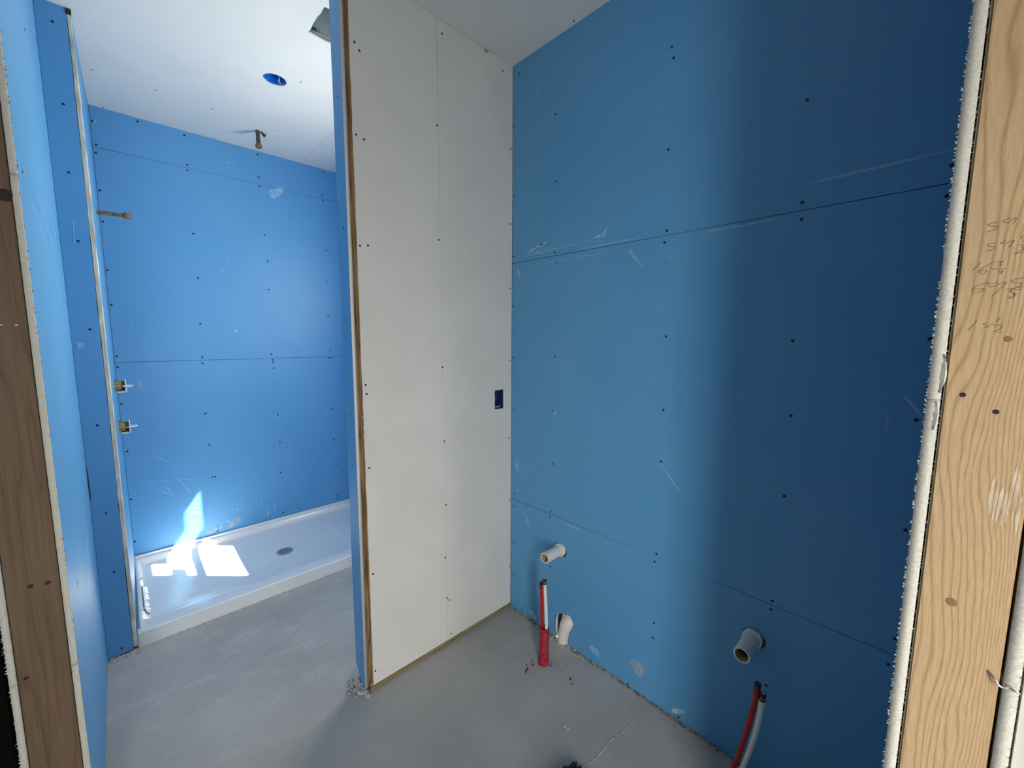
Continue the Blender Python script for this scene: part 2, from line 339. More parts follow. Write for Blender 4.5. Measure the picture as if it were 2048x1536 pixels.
# scored crack running from the right wall towards the doorway
def crack():
    bm = bmesh.new(); n = 46; prev = None
    for i in range(n + 1):
        t = i / n; x = 1.405 - 0.62 * t; y = 0.692 + 0.058 * t + 0.004 * math.sin(t * 23) + random.uniform(-0.0016, 0.0016); w = 0.0016 + 0.0016 * random.random()
        row = [bm.verts.new((x, y - w, 0.0003)), bm.verts.new((x, y, 0.0016 * random.random() + 0.0006)), bm.verts.new((x, y + w, 0.0003))]
        if prev:
            for a in range(2): bm.faces.new((prev[a], prev[a + 1], row[a + 1], row[a]))
        prev = row
    return from_bm('crack_ridge', bm, M_GRIT, floor)
crack()

# ------------------------------------------------------------------ ceiling
vent_hole = rag((0.679, 1.775), (0.86, 1.775), 7, 0.002)[:-1] + rag((0.86, 1.775), (0.86, 1.965), 7, 0.002)[:-1] + rag((0.86, 1.965), (0.677, 1.965), 8, 0.003)[:-1] + rag((0.677, 1.965), (0.679, 1.775), 8, 0.003)[:-1]
lamp_c = (0.666, 2.424)
ceiling = struct(box('ceiling', (-2.4, -1.6, H + 0.34), (XR + 0.12, YB + 0.12, H + 0.42), M_OUT))
CT = 0.0127
slab('drywall_panel', 'z', H, CT, rect(-0.30, 1.57, 1.075 - G / 2, YB + 0.05), [circ(*lamp_c, 0.052, 32, 0.0012), vent_hole], (M_CEIL, M_CORE), ceiling)
slab('drywall_panel', 'z', H, CT, rect(1.075 + G / 2, 1.57, XR + 0.05, YB + 0.05), (), (M_CEIL, M_CORE), ceiling)
slab('drywall_panel', 'z', H, CT, rect(-2.4, -1.6, XR + 0.05, 1.57 - 0.001), (), (M_CEIL, M_CORE), ceiling)
screws(ceiling, 'z', H, -1, [(0.007, 2.957), (0.24, 2.954), (0.482, 2.967), (0.765, 2.349), (0.827, 2.974), (1.04, 2.973), (1.09, 2.981), (0.04, 3.374), (0.29, 3.375), (0.55, 3.372), (1.433, 1.143), (0.655, 1.715)], 0.0042)

# ------------------------------------------------------------------ right wall (long blue wall, runs on behind the partition to the shower window)
Z1, Z2 = 1.829, 0.616
WY0, WY1, WZ0, WZ1 = 1.70, 2.355, 1.447, 2.27
wall_right = struct(slab('wall_right', 'x', XR + BT + 0.0005, 0.10, rect(-0.115, 0, YB + 0.11, H + 0.01), [rect(WY0, WZ0, WY1, WZ1), circ(1.172, 0.463, 0.030, 20), circ(0.352, 0.478, 0.030, 20), rect(1.085, 0.0012, 1.20, 0.16)], (M_DARK,)))
slab('drywall_panel', 'x', XR, BT, rect(0.0, Z1 + G, YP - 0.001, H - 0.0005), (), (M_BLUE, M_CORE), wall_right)
slab('drywall_panel', 'x', XR, BT, rect(0.0, Z2 + G, YP - 0.001, Z1 - G), (), (M_BLUE, M_CORE), wall_right)
foot = [(1.1895, 0.006), (1.191, 0.060), (1.1905, 0.109), (1.180, 0.130), (1.166, 0.139), (1.149, 0.146), (1.132, 0.152), (1.111, 0.156), (1.094, 0.142), (1.084, 0.122), (1.086, 0.104), (1.096, 0.090), (1.106, 0.075), (1.112, 0.050), (1.113, 0.025), (1.113, 0.006)]
low = rag((0.0, 0.006), (1.113, 0.006), 60, 0.0022)[:-1] + foot[::-1] + rag((1.1895, 0.006), (YP - 0.001, 0.006), 24, 0.0022)[1:] + [(YP - 0.001, Z2 - G), (0.0, Z2 - G)]
slab('drywall_panel', 'x', XR, BT, low, [circ(1.170, 0.460, 0.0335, 26, 0.0012), circ(0.350, 0.476, 0.0345, 26, 0.0012)], (M_BLUE, M_CORE), wall_right)
for z0, z1 in ((0.006, 1.22), (1.223, H - 0.0005)):
    slab('drywall_panel', 'x', XR, BT, rect(1.603, z0, YB - 0.001, z1), [rect(WY0, max(WZ0, z0 + .001), WY1, WZ1)] if z1 > WZ0 else [], (M_BLUE, M_CORE), wall_right)
screws(wall_right, 'x', XR, -1, [(1.475, 2.689), (1.247, 2.43), (1.507, 2.469), (1.238, 2.148), (1.24, 1.844), (0.727, 2.456), (0.719, 2.418), (0.319, 2.129), (0.312, 1.851), (0.31, 1.804), (0.723, 2.122), (0.715, 1.845), (0.722, 1.805), (1.229, 1.797), (1.225, 1.377), (1.231, 1.122), (1.229, 0.868), (1.24, 0.629), (1.243, 0.6), (1.235, 0.348), (1.496, 1.093), (1.489, 0.651), (1.492, 0.579), (1.491, 0.375), (1.489, 0.199), (1.427, 0.025), (0.798, 0.012), (0.7, 1.469), (0.697, 1.197), (0.697, 1.0), (0.698, 0.631), (0.704, 0.597), (0.695, 0.344), (0.698, 0.28), (0.021, 1.801), (0.019, 1.869), (0.308, 1.456), (0.297, 1.232), (0.297, 0.98), (0.022, 1.463), (0.029, 1.259), (0.306, 0.63), (0.308, 0.6), (0.025, 0.967), (0.021, 0.663), (0.028, 0.583), (0.304, 0.336), (0.58, 0.017), (1.504, 2.15), (1.504, 1.86), (1.504, 1.62), (1.503, 1.36)])
# scuffs, compound smears and scratches on the blue wall
def rw(u, v, ru, rv, m, a=0.0): smear('smear', 'x', XR, -1, u, v, ru, rv, m, wall_right, a)
rw(1.345, 1.884, 0.055, 0.006, M_SMEAR, -0.30); rw(1.322, 1.893, 0.022, 0.006, M_SMEAR, 0.1); rw(1.000, 1.876, 0.030, 0.006, M_SMEAR, -0.25); rw(0.978, 1.885, 0.020, 0.005, M_SMEAR, -1.1)
rw(1.330, 1.855, 0.030, 0.004, M_SCUFF, 0.4); rw(0.838, 1.768, 0.045, 0.006, M_SCUFF, 0.9); rw(0.757, 0.114, 0.030, 0.034, M_TAN, 0.3); rw(1.465, 1.775, 0.020, 0.006, M_SMEAR, 1.1)
rw(1.347, 0.035, 0.030, 0.020, M_SMEAR, 0.6); rw(0.964, 0.062, 0.026, 0.020, M_SCUFF, 0.2); rw(0.584, 0.040, 0.026, 0.012, M_SMEAR, -0.5); rw(0.082, 1.244, 0.020, 0.003, M_SCUFF, 1.5)
rw(0.039, 1.296, 0.035, 0.004, M_SCUFF, 0.95); rw(1.40, 0.54, 0.035, 0.007, M_SCUFF, 1.0); rw(1.11, 0.60, 0.06, 0.004, M_SCUFF, 0.02); rw(1.222, 1.116, 0.008, 0.010, M_SMEAR); rw(1.47, 0.80, 0.012, 0.022, M_SCUFF)
scratch('x', XR, -1, (0.30, 1.90), (0.02, 1.905), 0.004, M_SCUFF, wall_right); scratch('x', XR, -1, (1.355, 2.53), (1.352, 2.60), 0.003, M_SCUFF, wall_right)
scratch('x', XR, -1, (0.70, 0.995), (0.62, 0.90), 0.003, M_SCUFF, wall_right)
for (a, b), (c, d), w in (((1.46, 1.853), (1.02, 1.866), 0.0022), ((1.10, 1.838), (0.80, 1.838), 0.0026), ((1.30, 1.803), (0.95, 1.806), 0.0020), ((0.60, 1.815), (0.36, 1.818), 0.0030)): scratch('x', XR, -1, (a, b), (c, d), w, M_SCUFF, wall_right)
for u, v in ((0.735, 1.585), (0.748, 1.315), (0.44, 1.28), (0.365, 1.19), (0.99, 1.14), (0.70, 1.75)): rw(u, v, 0.018, 0.007, M_FAINT, random.uniform(0, 3))
# crumbs of broken gypsum along the foot of the wall and down the inside corner
def grit(name, parent, seeds, m=M_GRIT):
    bm = bmesh.new()
    for (x, y, z), s in seeds:
        r = bmesh.ops.create_icosphere(bm, subdivisions=1, radius=s)
        for v in r['verts']: v.co = Vector((v.co.x * random.uniform(0.6, 1.4) + x, v.co.y * random.uniform(0.7, 1.5) + y, max(v.co.z * random.uniform(0.5, 1.0) + z, 0.0002)))
    o = from_bm(name, bm, m, parent); o['kind'] = 'stuff'; return o
grit('plaster_crumbs', wall_right, [((XR - random.uniform(0, 0.012), random.uniform(0.05, 1.50), 0.002), random.uniform(0.002, 0.0055)) for _ in range(190)], M_GRITD)
grit('gypsum_debris', wall_right, [((XR - random.uniform(0, 0.03), random.gauss(1.14, 0.07), 0.002), random.uniform(0.002, 0.0075)) for _ in range(60)], M_GRIT)
grit('corner_crumbs', wall_right, [((XR - random.uniform(0, 0.003), YP - random.uniform(0.0015, 0.006), random.choice([random.uniform(1.75, 2.5), random.uniform(1.3, 1.75)])), random.uniform(0.0012, 0.0032)) for _ in range(46)], M_CORE)

# ------------------------------------------------------------------ shower window (hidden behind the partition, admits the sun)
FX0, FX1 = XR + 0.002, XR + 0.014
win = struct(box('window_1', (FX0, WY0 + .001, WZ0 + .001), (FX1, 1.847, WZ1 - .001), M_FRAME))
box('window_frame', (FX0, 2.335, WZ0 + .001), (FX1, WY1 - .001, WZ1 - .001), M_FRAME, win)
box('window_sill', (FX0, 1.847, WZ0 + .001), (FX1, 2.335, 1.464), M_FRAME, win)
box('window_head', (FX0, 1.847, 2.072), (FX1, 2.335, WZ1 - .001), M_FRAME, win)
box('sash_rail', (FX0, 1.847, 1.728), (FX1, 2.335, 1.798), M_FRAME, win)
box('sun_block_low', (FX0, 1.847, 1.853), (FX1, 1.94, 1.957), M_FRAME, win)  # added unseen block, only there to notch the sun patch
box('sun_block_high', (FX0 + .004, 2.01, 1.955), (FX0 + .008, 2.245, 2.072), M_FRAME, win)  # added unseen block, cuts sunlight from the upper pane to shape the patch

# ------------------------------------------------------------------ stub partition (white boards towards the door, blue end cap)
SX = 1.0265
part = struct(slab('wall_center', 'y', YP + BT + 0.0005, 1.5865 - YP - BT - 0.0005, rect(0.665, 0.038, XR - 0.001, H + 0.01), [rect(1.3345, 1.1065, 1.396, 1.200)], (M_DARK,)))
box_hole = [(1.334, 1.106), (1.3965, 1.104), (1.3965, 1.203), (1.3340, 1.2005)]
slab('drywall_panel', 'y', YP, BT, [(0.6655, 0.024), (SX - 0.0006 + .007, 0.024), (SX - 0.0006 - .006, H - .0005)] + rag((0.6600, H - .0005), (0.6655, 0.024), 60, 0.0012)[:-1], (), (M_WHITE, M_CORE), part)
top = rag((XR - 0.0015, H - 0.0015), (SX - .005, H - 0.0015), 14, 0.0016)
top[5:7] = [(top[5][0], H - 0.004), (top[5][0] - 0.012, H - 0.016), (top[6][0], H - 0.003)]
slab('drywall_panel', 'y', YP, BT, [(SX + 0.0006 + .007, 0.024), (XR - 0.0015, 0.024)] + top, [box_hole], (M_WHITE, M_CORE), part)
slab('drywall_panel', 'y', 1.587, BT, rect(XE + BT, 0.012, XR - 0.001, H - .0005), (), (M_BLUE, M_CORE), part)
# end cap: blue board with its cut edge facing the door, torn at the bottom rear
cap = [(YP - 0.0005, 0.026), (1.560, 0.050), (1.5985, 0.100)] + rag((1.5990, 0.12), (1.600, H - .0005), 36, 0.0012)[1:] + [(YP - 0.0005, H - .0005)]
slab('drywall_panel', 'x', XE, BT, cap, (), (M_BLUE, mat('clean_gypsum_edge', (0.76, 0.74, 0.70), 0.85)), part)
box('stud', (XE + BT + 0.0006, YP + 0.004, 0.030), (0.664, 1.586, H), M_PLY, part)
box('sole_plate', (0.652, YP + 0.002, 0.0), (XR - 0.001, 1.584, 0.037), M_PLATE, part)
screws(part, 'y', YP, -1, [(0.678, 2.49), (0.695, 2.47), (1.048, 2.692), (1.382, 2.691), (1.017, 2.33), (0.672, 2.182), (0.701, 2.175), (1.438, 2.366), (1.437, 2.017), (1.017, 1.873), (0.672, 1.796), (0.703, 1.802), (1.435, 1.707), (1.434, 1.347), (1.027, 1.331), (0.675, 1.279), (0.678, 1.243), (1.031, 0.997), (1.433, 0.944), (0.678, 0.951), (1.036, 0.697), (1.438, 0.608), (0.678, 0.509), (1.028, 0.444), (1.439, 0.234), (1.048, 0.224), (1.053, 0.049), (0.674, 0.083), (1.036, 0.238)], 0.0042)
screws(part, 'x', XE, -1, [(1.556, 2.307), (1.551, 1.856), (1.562, 1.523), (1.554, 1.166), (1.552, 0.959), (1.561, 0.637), (1.534, 0.167)], 0.0042)
fuzz(part, [((0.662 + random.uniform(-.001, .001), YP - 0.0005, z), (0.662 - random.uniform(0.001, 0.006), YP - random.uniform(0.001, 0.004), z + random.uniform(-0.004, 0.004)), random.uniform(0.001, 0.004)) for z in [random.uniform(0.1, 2.6) for _ in range(40)]])
smear('compound_blob', 'y', YP, -1, 0.6645, 1.085, 0.005, 0.020, M_CORE, part, h=0.004)
# plaster dumped at the foot of the end cap
seeds = []
for _ in range(230):
    t = random.random(); seeds.append(((0.632 - abs(random.gauss(0, 0.018)) * (0.4 + t) + 0.01 * (1 - t), 1.50 + 0.10 * t + random.gauss(0, 0.012), 0.002 + 0.030 * t * random.random() * max(0, 1 - 0)), random.uniform(0.003, 0.009)))
grit('plaster_heap', part, seeds, mottled('floor_plaster', (0.34, 0.35, 0.35), (0.50, 0.51, 0.51), 60, 0.9, 0.2))

# recessed electrical box in the partition
eb = empty('electrical_box', (1.365, YP + 0.005, 1.154), 'blue plastic outlet box recessed in the white partition, bare wires inside', 'electrical box')
bm = bmesh.new()
x0, x1, z0, z1, ya, yb = 1.3355, 1.395, 1.1075, 1.199, YP + 0.006, YP + 0.062
for lo, hi in (((x0, ya, z0), (x0 + .002, yb, z1)), ((x1 - .002, ya, z0), (x1, yb, z1)), ((x0, ya, z0), (x1, yb, z0 + .002)), ((x0, ya, z1 - .002), (x1, yb, z1)), ((x0, yb - .002, z0), (x1, yb, z1))): add_box(bm, lo, hi)
keep(from_bm('box_shell', bm, M_BOX), eb)
keep(tube('wire', [(1.357, yb - .002, 1.198), (1.366, YP + .030, 1.192), (1.367, YP + .018, 1.178), (1.352, YP + .014, 1.158), (1.342, YP + .025, 1.150)], 0.0017, M_WIRE, seg=8), eb)
keep(tube('wire', [(1.340, yb - .002, 1.112), (1.355, YP + .03, 1.113), (1.372, YP + .018, 1.1135), (1.389, YP + .020, 1.117)], 0.0020, M_WIREW, seg=8), eb)
# let the box sit in a cavity cut from the framing
part_cut = None

# ------------------------------------------------------------------ shower back wall
ZB1, ZB2 = 2.519, 1.304
wall_back = struct(box('wall_back', (-0.26, YB + BT + 0.0005, 0), (XR + 0.11, YB + 0.11, H + 0.01), M_DARK))
for z0, z1 in ((0.02, ZB2 - G), (ZB2 + G, ZB1 - G), (ZB1 + G, H - 0.0005)):
    slab('drywall_panel', 'y', YB, BT, rect(-0.020, z0, XR - 0.001, z1), (), (M_BLUE, M_CORE), wall_back)
screws(wall_back, 'y', YB, -1, [(-0.010, 2.655), (0.181, 2.719), (0.397, 2.714), (0.797, 2.717), (1.234, 2.717), (-0.005, 2.533), (-0.010, 2.489), (0.4, 2.538), (0.399, 2.505), (0.794, 2.565), (0.797, 2.505), (1.22, 2.545), (1.223, 2.505), (-0.010, 2.285), (-0.010, 2.114), (0.404, 2.118), (0.81, 2.179), (1.233, 2.135), (0.82, 2.0), (-0.012, 1.842), (0.41, 1.841), (0.815, 1.799), (1.225, 1.896), (-0.010, 1.642), (0.403, 1.545), (1.224, 1.626), (-0.01, 1.341), (-0.010, 1.276), (0.4, 1.323), (0.399, 1.283), (0.808, 1.335), (0.814, 1.293), (0.816, 1.275), (0.818, 1.232), (1.227, 1.354), (1.212, 1.292), (1.235, 1.294), (-0.010, 1.053), (0.393, 0.945), (0.826, 0.882), (1.223, 0.884), (0.4, 0.727), (0.83, 0.671), (1.223, 0.626), (-0.006, 0.76), (0.402, 0.5), (0.419, 0.5), (0.822, 0.438), (1.234, 0.398), (-0.012, 0.456), (1.233, 0.143), (1.235, 0.117), (-0.012, 0.182), (0.411, 0.141), (0.409, 0.109), (0.823, 0.121)], 0.0058)
def bw(u, v, ru, rv, m, a=0.0): smear('smear', 'y', YB, -1, u, v, ru, rv, m, wall_back, a)
bw(0.513, 0.139, 0.040, 0.030, M_TAN, 0.9); bw(0.385, 0.125, 0.040, 0.026, M_TAN, 0.2); bw(0.631, 2.617, 0.020, 0.004, M_SMEAR, 0.1); bw(0.081, 1.162, 0.004, 0.026, M_SMEAR); bw(0.02, 1.165, 0.022, 0.004, M_SMEAR, 0.4)
bw(0.60, 1.50, 0.010, 0.010, M_SMEAR); bw(0.72, 0.155, 0.005, 0.035, M_SMEAR); bw(0.77, 0.17, 0.004, 0.04, M_SMEAR); bw(0.90, 2.49, 0.05, 0.03, M_SCUFF, 0.5); bw(1.15, 1.56, 0.05, 0.003, M_SCUFF, 0.35); bw(-0.002, 2.66, 0.004, 0.012, M_SMEAR)
for _ in range(46):
    bw(random.uniform(0.02, 1.2), random.choice([random.uniform(0.12, 0.5), random.uniform(0.2, 1.2), random.uniform(1.3, 2.3)]), random.uniform(0.003, 0.010), random.uniform(0.002, 0.005), random.choice([M_SMEAR, M_SCUFF]), random.uniform(0, 3))
for _ in range(10):
    u, v = random.uniform(0.02, 0.25), random.uniform(0.25, 0.75)
    scratch('y', YB, -1, (u, v), (u + random.uniform(0.03, 0.12), v - random.uniform(0.02, 0.09)), 0.0022, M_SCUFF, wall_back)

# ------------------------------------------------------------------ left wall with its stub (shower wing)
wall_left = struct(box('wall_left', (-0.2395, Y0 + 0.04, 0), (XL - BT - 0.0005, YB + 0.10, H + 0.01), M_DARK))
ZL1, ZL2 = 1.829, 0.602
for z0, z1 in ((0.004, ZL2 - G / 2), (ZL2 + G / 2, ZL1 - G / 2), (ZL1 + G / 2, H - .0005)):
    edge = rag((Y0, z1), (Y0, z0), max(8, int((z1 - z0) * 70)), 0.0011)
    slab('drywall_panel', 'x', XL - BT, BT, [(YS - 0.0005, z0), (YS - 0.0005, z1)] + edge, (), (M_BLUE, M_CORE), wall_left)
    edge = rag((Y0 + .001, z1), (Y0 + .001, z0), max(8, int((z1 - z0) * 70)), 0.0012)
    slab('drywall_panel', 'x', XL - BT - 0.0895 - BT - 0.001, BT, [(YS + 0.4, z0), (YS + 0.4, z1)] + edge, (), (M_WHITE, M_CORE), wall_left)
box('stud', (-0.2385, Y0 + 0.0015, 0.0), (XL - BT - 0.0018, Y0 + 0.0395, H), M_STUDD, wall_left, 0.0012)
for x, z in ((-0.168, 1.485), (-0.191, 1.485)): box('nail_plate_tip', (x - .0024, Y0 - 0.0005, z - 0.0015), (x + .0024, Y0 + 0.003, z + 0.0015), M_NAILTIP, wall_left)
for x, z, r in ((-0.199, 0.846, 0.004), (-0.171, 0.843, 0.004), (-0.225, 0.614, 0.0035), (-0.160, 1.778, 0.011)):
    lathe('nail_hole' if r < .01 else 'wood_knot', [(r * 1.3, 0), (r, 0.0007), (r * 0.5, 0.0004), (0, 0.0003)], mat('dark_hole', (0.03, 0.018, 0.012), 0.8), wall_left, (x, Y0 + 0.0012, z), (0, -1, 0), 12)
fuzz(wall_left, [((XL, Y0 + .001, z), (XL + random.uniform(0.0005, 0.0026), Y0 - random.uniform(0, .003), z + random.uniform(-0.003, 0.003)), random.uniform(0.001, 0.003)) for z in [random.uniform(0.05, 2.2) for _ in range(170)]], mat('torn_blue_paper', (0.22, 0.30, 0.33), 0.9))
fuzz(wall_left, [((-0.2525, Y0 + .002, z), (-0.2525 - random.uniform(0.001, 0.005), Y0 - random.uniform(0, .003), z + random.uniform(-0.004, 0.004)), random.uniform(0.001, 0.003)) for z in [random.uniform(0.05, 1.4) for _ in range(120)]])
screws(wall_left, 'x', XL, 1, [(2.046, 2.402), (1.584, 1.857)])
def lw(u, v, ru, rv, m, a=0.0): smear('smear', 'x', XL, 1, u, v, ru, rv, m, wall_left, a)
scratch('x', XL, 1, (1.52, 1.98), (2.36, 1.70), 0.003, M_SCUFF, wall_left); scratch('x', XL, 1, (1.55, 1.86), (2.05, 1.70), 0.003, M_SCUFF, wall_left)
scratch('x', XL, 1, (1.60, 2.0), (2.2, 1.84), 0.002, M_SCUFF, wall_left); scratch('x', XL, 1, (1.85, 1.55), (1.90, 1.36), 0.004, M_SCUFF, wall_left)
scratch('x', XL, 1, (1.72, 0.62), (1.70, 0.46), 0.004, M_SCUFF, wall_left); scratch('x', XL, 1, (2.15, 0.86), (1.95, 0.60), 0.003, M_TAN, wall_left); scratch('x', XL, 1, (2.05, 0.90), (2.00, 0.70), 0.003, M_TAN, wall_left)
lw(2.29, 1.83, 0.016, 0.008, M_SMEAR); lw(2.27, 1.855, 0.012, 0.004, M_SMEAR); lw(1.70, 0.735, 0.010, 0.010, M_SMEAR); lw(1.98, 0.69, 0.012, 0.012, M_SMEAR)
# wing: blue board facing the door, then the cut edge of the shower-side board
wing = struct(box('wall_wing', (XL + 0.0005, YS + BT + 0.0005, 0.0), (XS + 0.0004, YB + 0.001, H + 0.01), M_DARK))
slab('drywall_panel', 'y', YS, BT, [(XL + 0.001, 0.004)] + rag((XS - .001, 0.010), (XS - .0005, H - 0.0005), 40, 0.0010) + [(XL + 0.001, H - 0.0005)], (), (M_BLUE, M_COREB), wing)
def return_board():
    bm = bmesh.new(); n = 70; prev = None
    for i in range(n + 1):
        z = 0.020 + (H - 0.0205) * i / n; j = random.uniform(-0.0012, 0.0012); k = random.uniform(-0.0012, 0.0012); zz = max(0, z - 2.3) * 0.008
        q = [(XS + 0.0010, YB - .001), (XS + 0.0010 + j * .5, YS + 0.001 + k), (-0.0365 + j - zz, YS + 0.0005 + k), (-0.0345 + k - zz, YS + 0.004), (-0.0215, YB - .001)]
        row = [bm.verts.new((a, b, z)) for a, b in q]
        if prev:
            for a in range(4):
                f = bm.faces.new((prev[a], prev[a + 1], row[a + 1], row[a])); f.material_index = 0 if a in (3,) else 1
        else: bm.faces.new(row).material_index = 1
        prev = row
    bm.faces.new(prev).material_index = 1
    return from_bm('drywall_panel', bm, [M_BLUE, M_COREB], wing)
return_board()
screws(wing, 'y', YS, -1, [(-0.091, 2.67), (-0.086, 2.373), (-0.092, 2.114), (-0.086, 1.847), (-0.08, 1.488), (-0.089, 1.078), (-0.092, 0.684), (-0.087, 0.406), (-0.089, 0.036)])
box('ceiling_gap', (XS - .003, YS - 0.002, H - 0.022), (XS + 0.013, YS + 0.010, H - 0.001), M_DARK, wing)
smear('smear', 'y', YS, -1, -0.115, 1.42, 0.010, 0.014, M_SCUFF, wing); scratch('y', YS, -1, (-0.095, 1.93), (-0.098, 1.83), 0.002, M_SCUFF, wing)
scratch('y', YS, -1, (XL + .002, 0.9), (XL + .004, 0.75), 0.002, M_DARK, wing, 'gap')
grit('plaster_crumbs', wing, [((random.uniform(-0.14, -0.02), YS - random.uniform(-0.004, 0.03), 0.001), random.uniform(0.002, 0.007)) for _ in range(80)], mottled('pale_grit', (0.38, 0.38, 0.38), (0.55, 0.55, 0.55), 90, 0.95))

# ------------------------------------------------------------------ door-side end wall on the right (cut boards and pine stud)
wall_front = struct(box('wall_front', (XJ + 0.041, -0.0945, 0), (XR - 0.001, -0.0065, H + 0.01), M_DARK))
ZJ, ZO = 1.374, 0.985
for z0, z1 in ((0.004, ZJ - 0.0003), (ZJ + 0.0003, H - .0005)):
    edge = rag((XJ, z0), (XJ + 0.0002, z1), max(10, int((z1 - z0) * 190)), 0.00045)
    slab('drywall_panel', 'y', -0.0052, 0.0142, edge + [(XR - 0.001, z1), (XR - 0.001, z0)], (), (M_BLUE, M_CORE), wall_front)
for z0, z1, dx in ((0.004, ZO - 0.002, 0.0), (ZO + 0.002, H - .0005, 0.0012)):
    edge = rag((XJ + dx, z0), (XJ + dx, z1), max(10, int((z1 - z0) * 190)), 0.00045)
    slab('drywall_panel', 'y', -0.1125, 0.0145, edge + [(XR - 0.001, z1), (XR - 0.001, z0)], (), (M_WHITE, M_CORE), wall_front)
box('stud', (XJ + 0.0015, -0.0948, 0.0), (XJ + 0.040, -0.0072, H), M_STUD, wall_front, 0.0025)
fuzz(wall_front, [((XJ + .0005, y, z), (XJ - random.uniform(0, .003), y + s * random.uniform(0.0006, 0.0030), z + random.uniform(-0.004, 0.004)), random.uniform(0.0003, 0.0010)) for y, s, z in [(random.choice([(0.0090, 1), (-0.0052, -1)]) + (random.uniform(0.3, 2.3),)) for _ in range(900)]])
fuzz(wall_front, [((XJ + .0005, -0.1125, z), (XJ - random.uniform(0, .003), -0.1125 - random.uniform(0.0004, 0.002), z + random.uniform(-0.003, 0.003)), random.uniform(0.0008, 0.003)) for z in [random.uniform(0.3, 1.4) for _ in range(150)]], mat('torn_paper_dark', (0.20, 0.17, 0.13), 0.9))
# broken gypsum flake at the joint of the inner board
for (y0, za, zb, dxx) in ((-0.0030, 1.385, 1.440, 0.0035), (-0.0005, 1.330, 1.372, 0.003)):
    bm = bmesh.new(); n = 9; a = [bm.verts.new((XJ + .001, y0 - 0.0055 * math.sin(PI * i / n) + random.uniform(-.0005, .0005), za + (zb - za) * i / n)) for i in range(n + 1)]
    b = [bm.verts.new((XJ - dxx * (0.3 + 0.7 * random.random()), y0 - 0.0015 - 0.0020 * math.sin(PI * i / n), za + (zb - za) * i / n)) for i in range(n + 1)]
    c = [bm.verts.new((XJ + .001, y0 + 0.001 + 0.0022 * math.sin(PI * i / n), za + (zb - za) * i / n)) for i in range(n + 1)]
    for i in range(n): bm.faces.new((a[i], a[i + 1], b[i + 1], b[i])); bm.faces.new((b[i], b[i + 1], c[i + 1], c[i]))
    from_bm('broken_gypsum_flake', bm, M_CORE, wall_front)
for y, z in ((-0.026, 1.384), (-0.058, 1.364)): lathe('nail_hole', [(0.0034, 0), (0.0026, 0.0006), (0.0013, 0.0003), (0, 0.0002)], bpy.data.materials['dark_hole'], wall_front, (XJ + 0.0014, y, z), (-1, 0, 0), 10)
for y, z, r in ((-0.060, 1.462, 0.0026), (-0.041, 1.08, 0.004), (-0.066, 1.70, 0.002)):
    lathe('wood_knot', [(r * 1.6, 0), (r * 1.2, 0.0004), (r * 0.5, 0.0002), (0, 0.0002)], mat('knot_brown', (0.30, 0.17, 0.08), 0.7), wall_front, (XJ + 0.0014, y, z), (-1, 0, 0), 12)
M_SCRAPE = mottled('pale_scrape', (0.56, 0.40, 0.25), (0.74, 0.64, 0.52), 160, 0.8, 0.2, stretch=(1, 1, 0.25))
for i in range(7): smear('scrape', 'x', XJ + 0.0015, -1, -0.064 - i * 0.0042, 1.235 + random.uniform(-.02, .03), 0.0016, random.uniform(0.02, 0.045), M_SCRAPE, wall_front, 0.03, h=0.0003)
tube('bent_nail', [(XJ - 0.0005, -0.0845, 0.998), (XJ - 0.004, -0.0895, 0.9925), (XJ - 0.006, -0.094, 0.9865), (XJ - 0.004, -0.0985, 0.9850), (XJ - 0.001, -0.103, 0.9868), (XJ - 0.003, -0.109, 0.9855), (XJ - 0.001, -0.1125, 0.983)], 0.0013, M_STEEL, wall_front, 8)
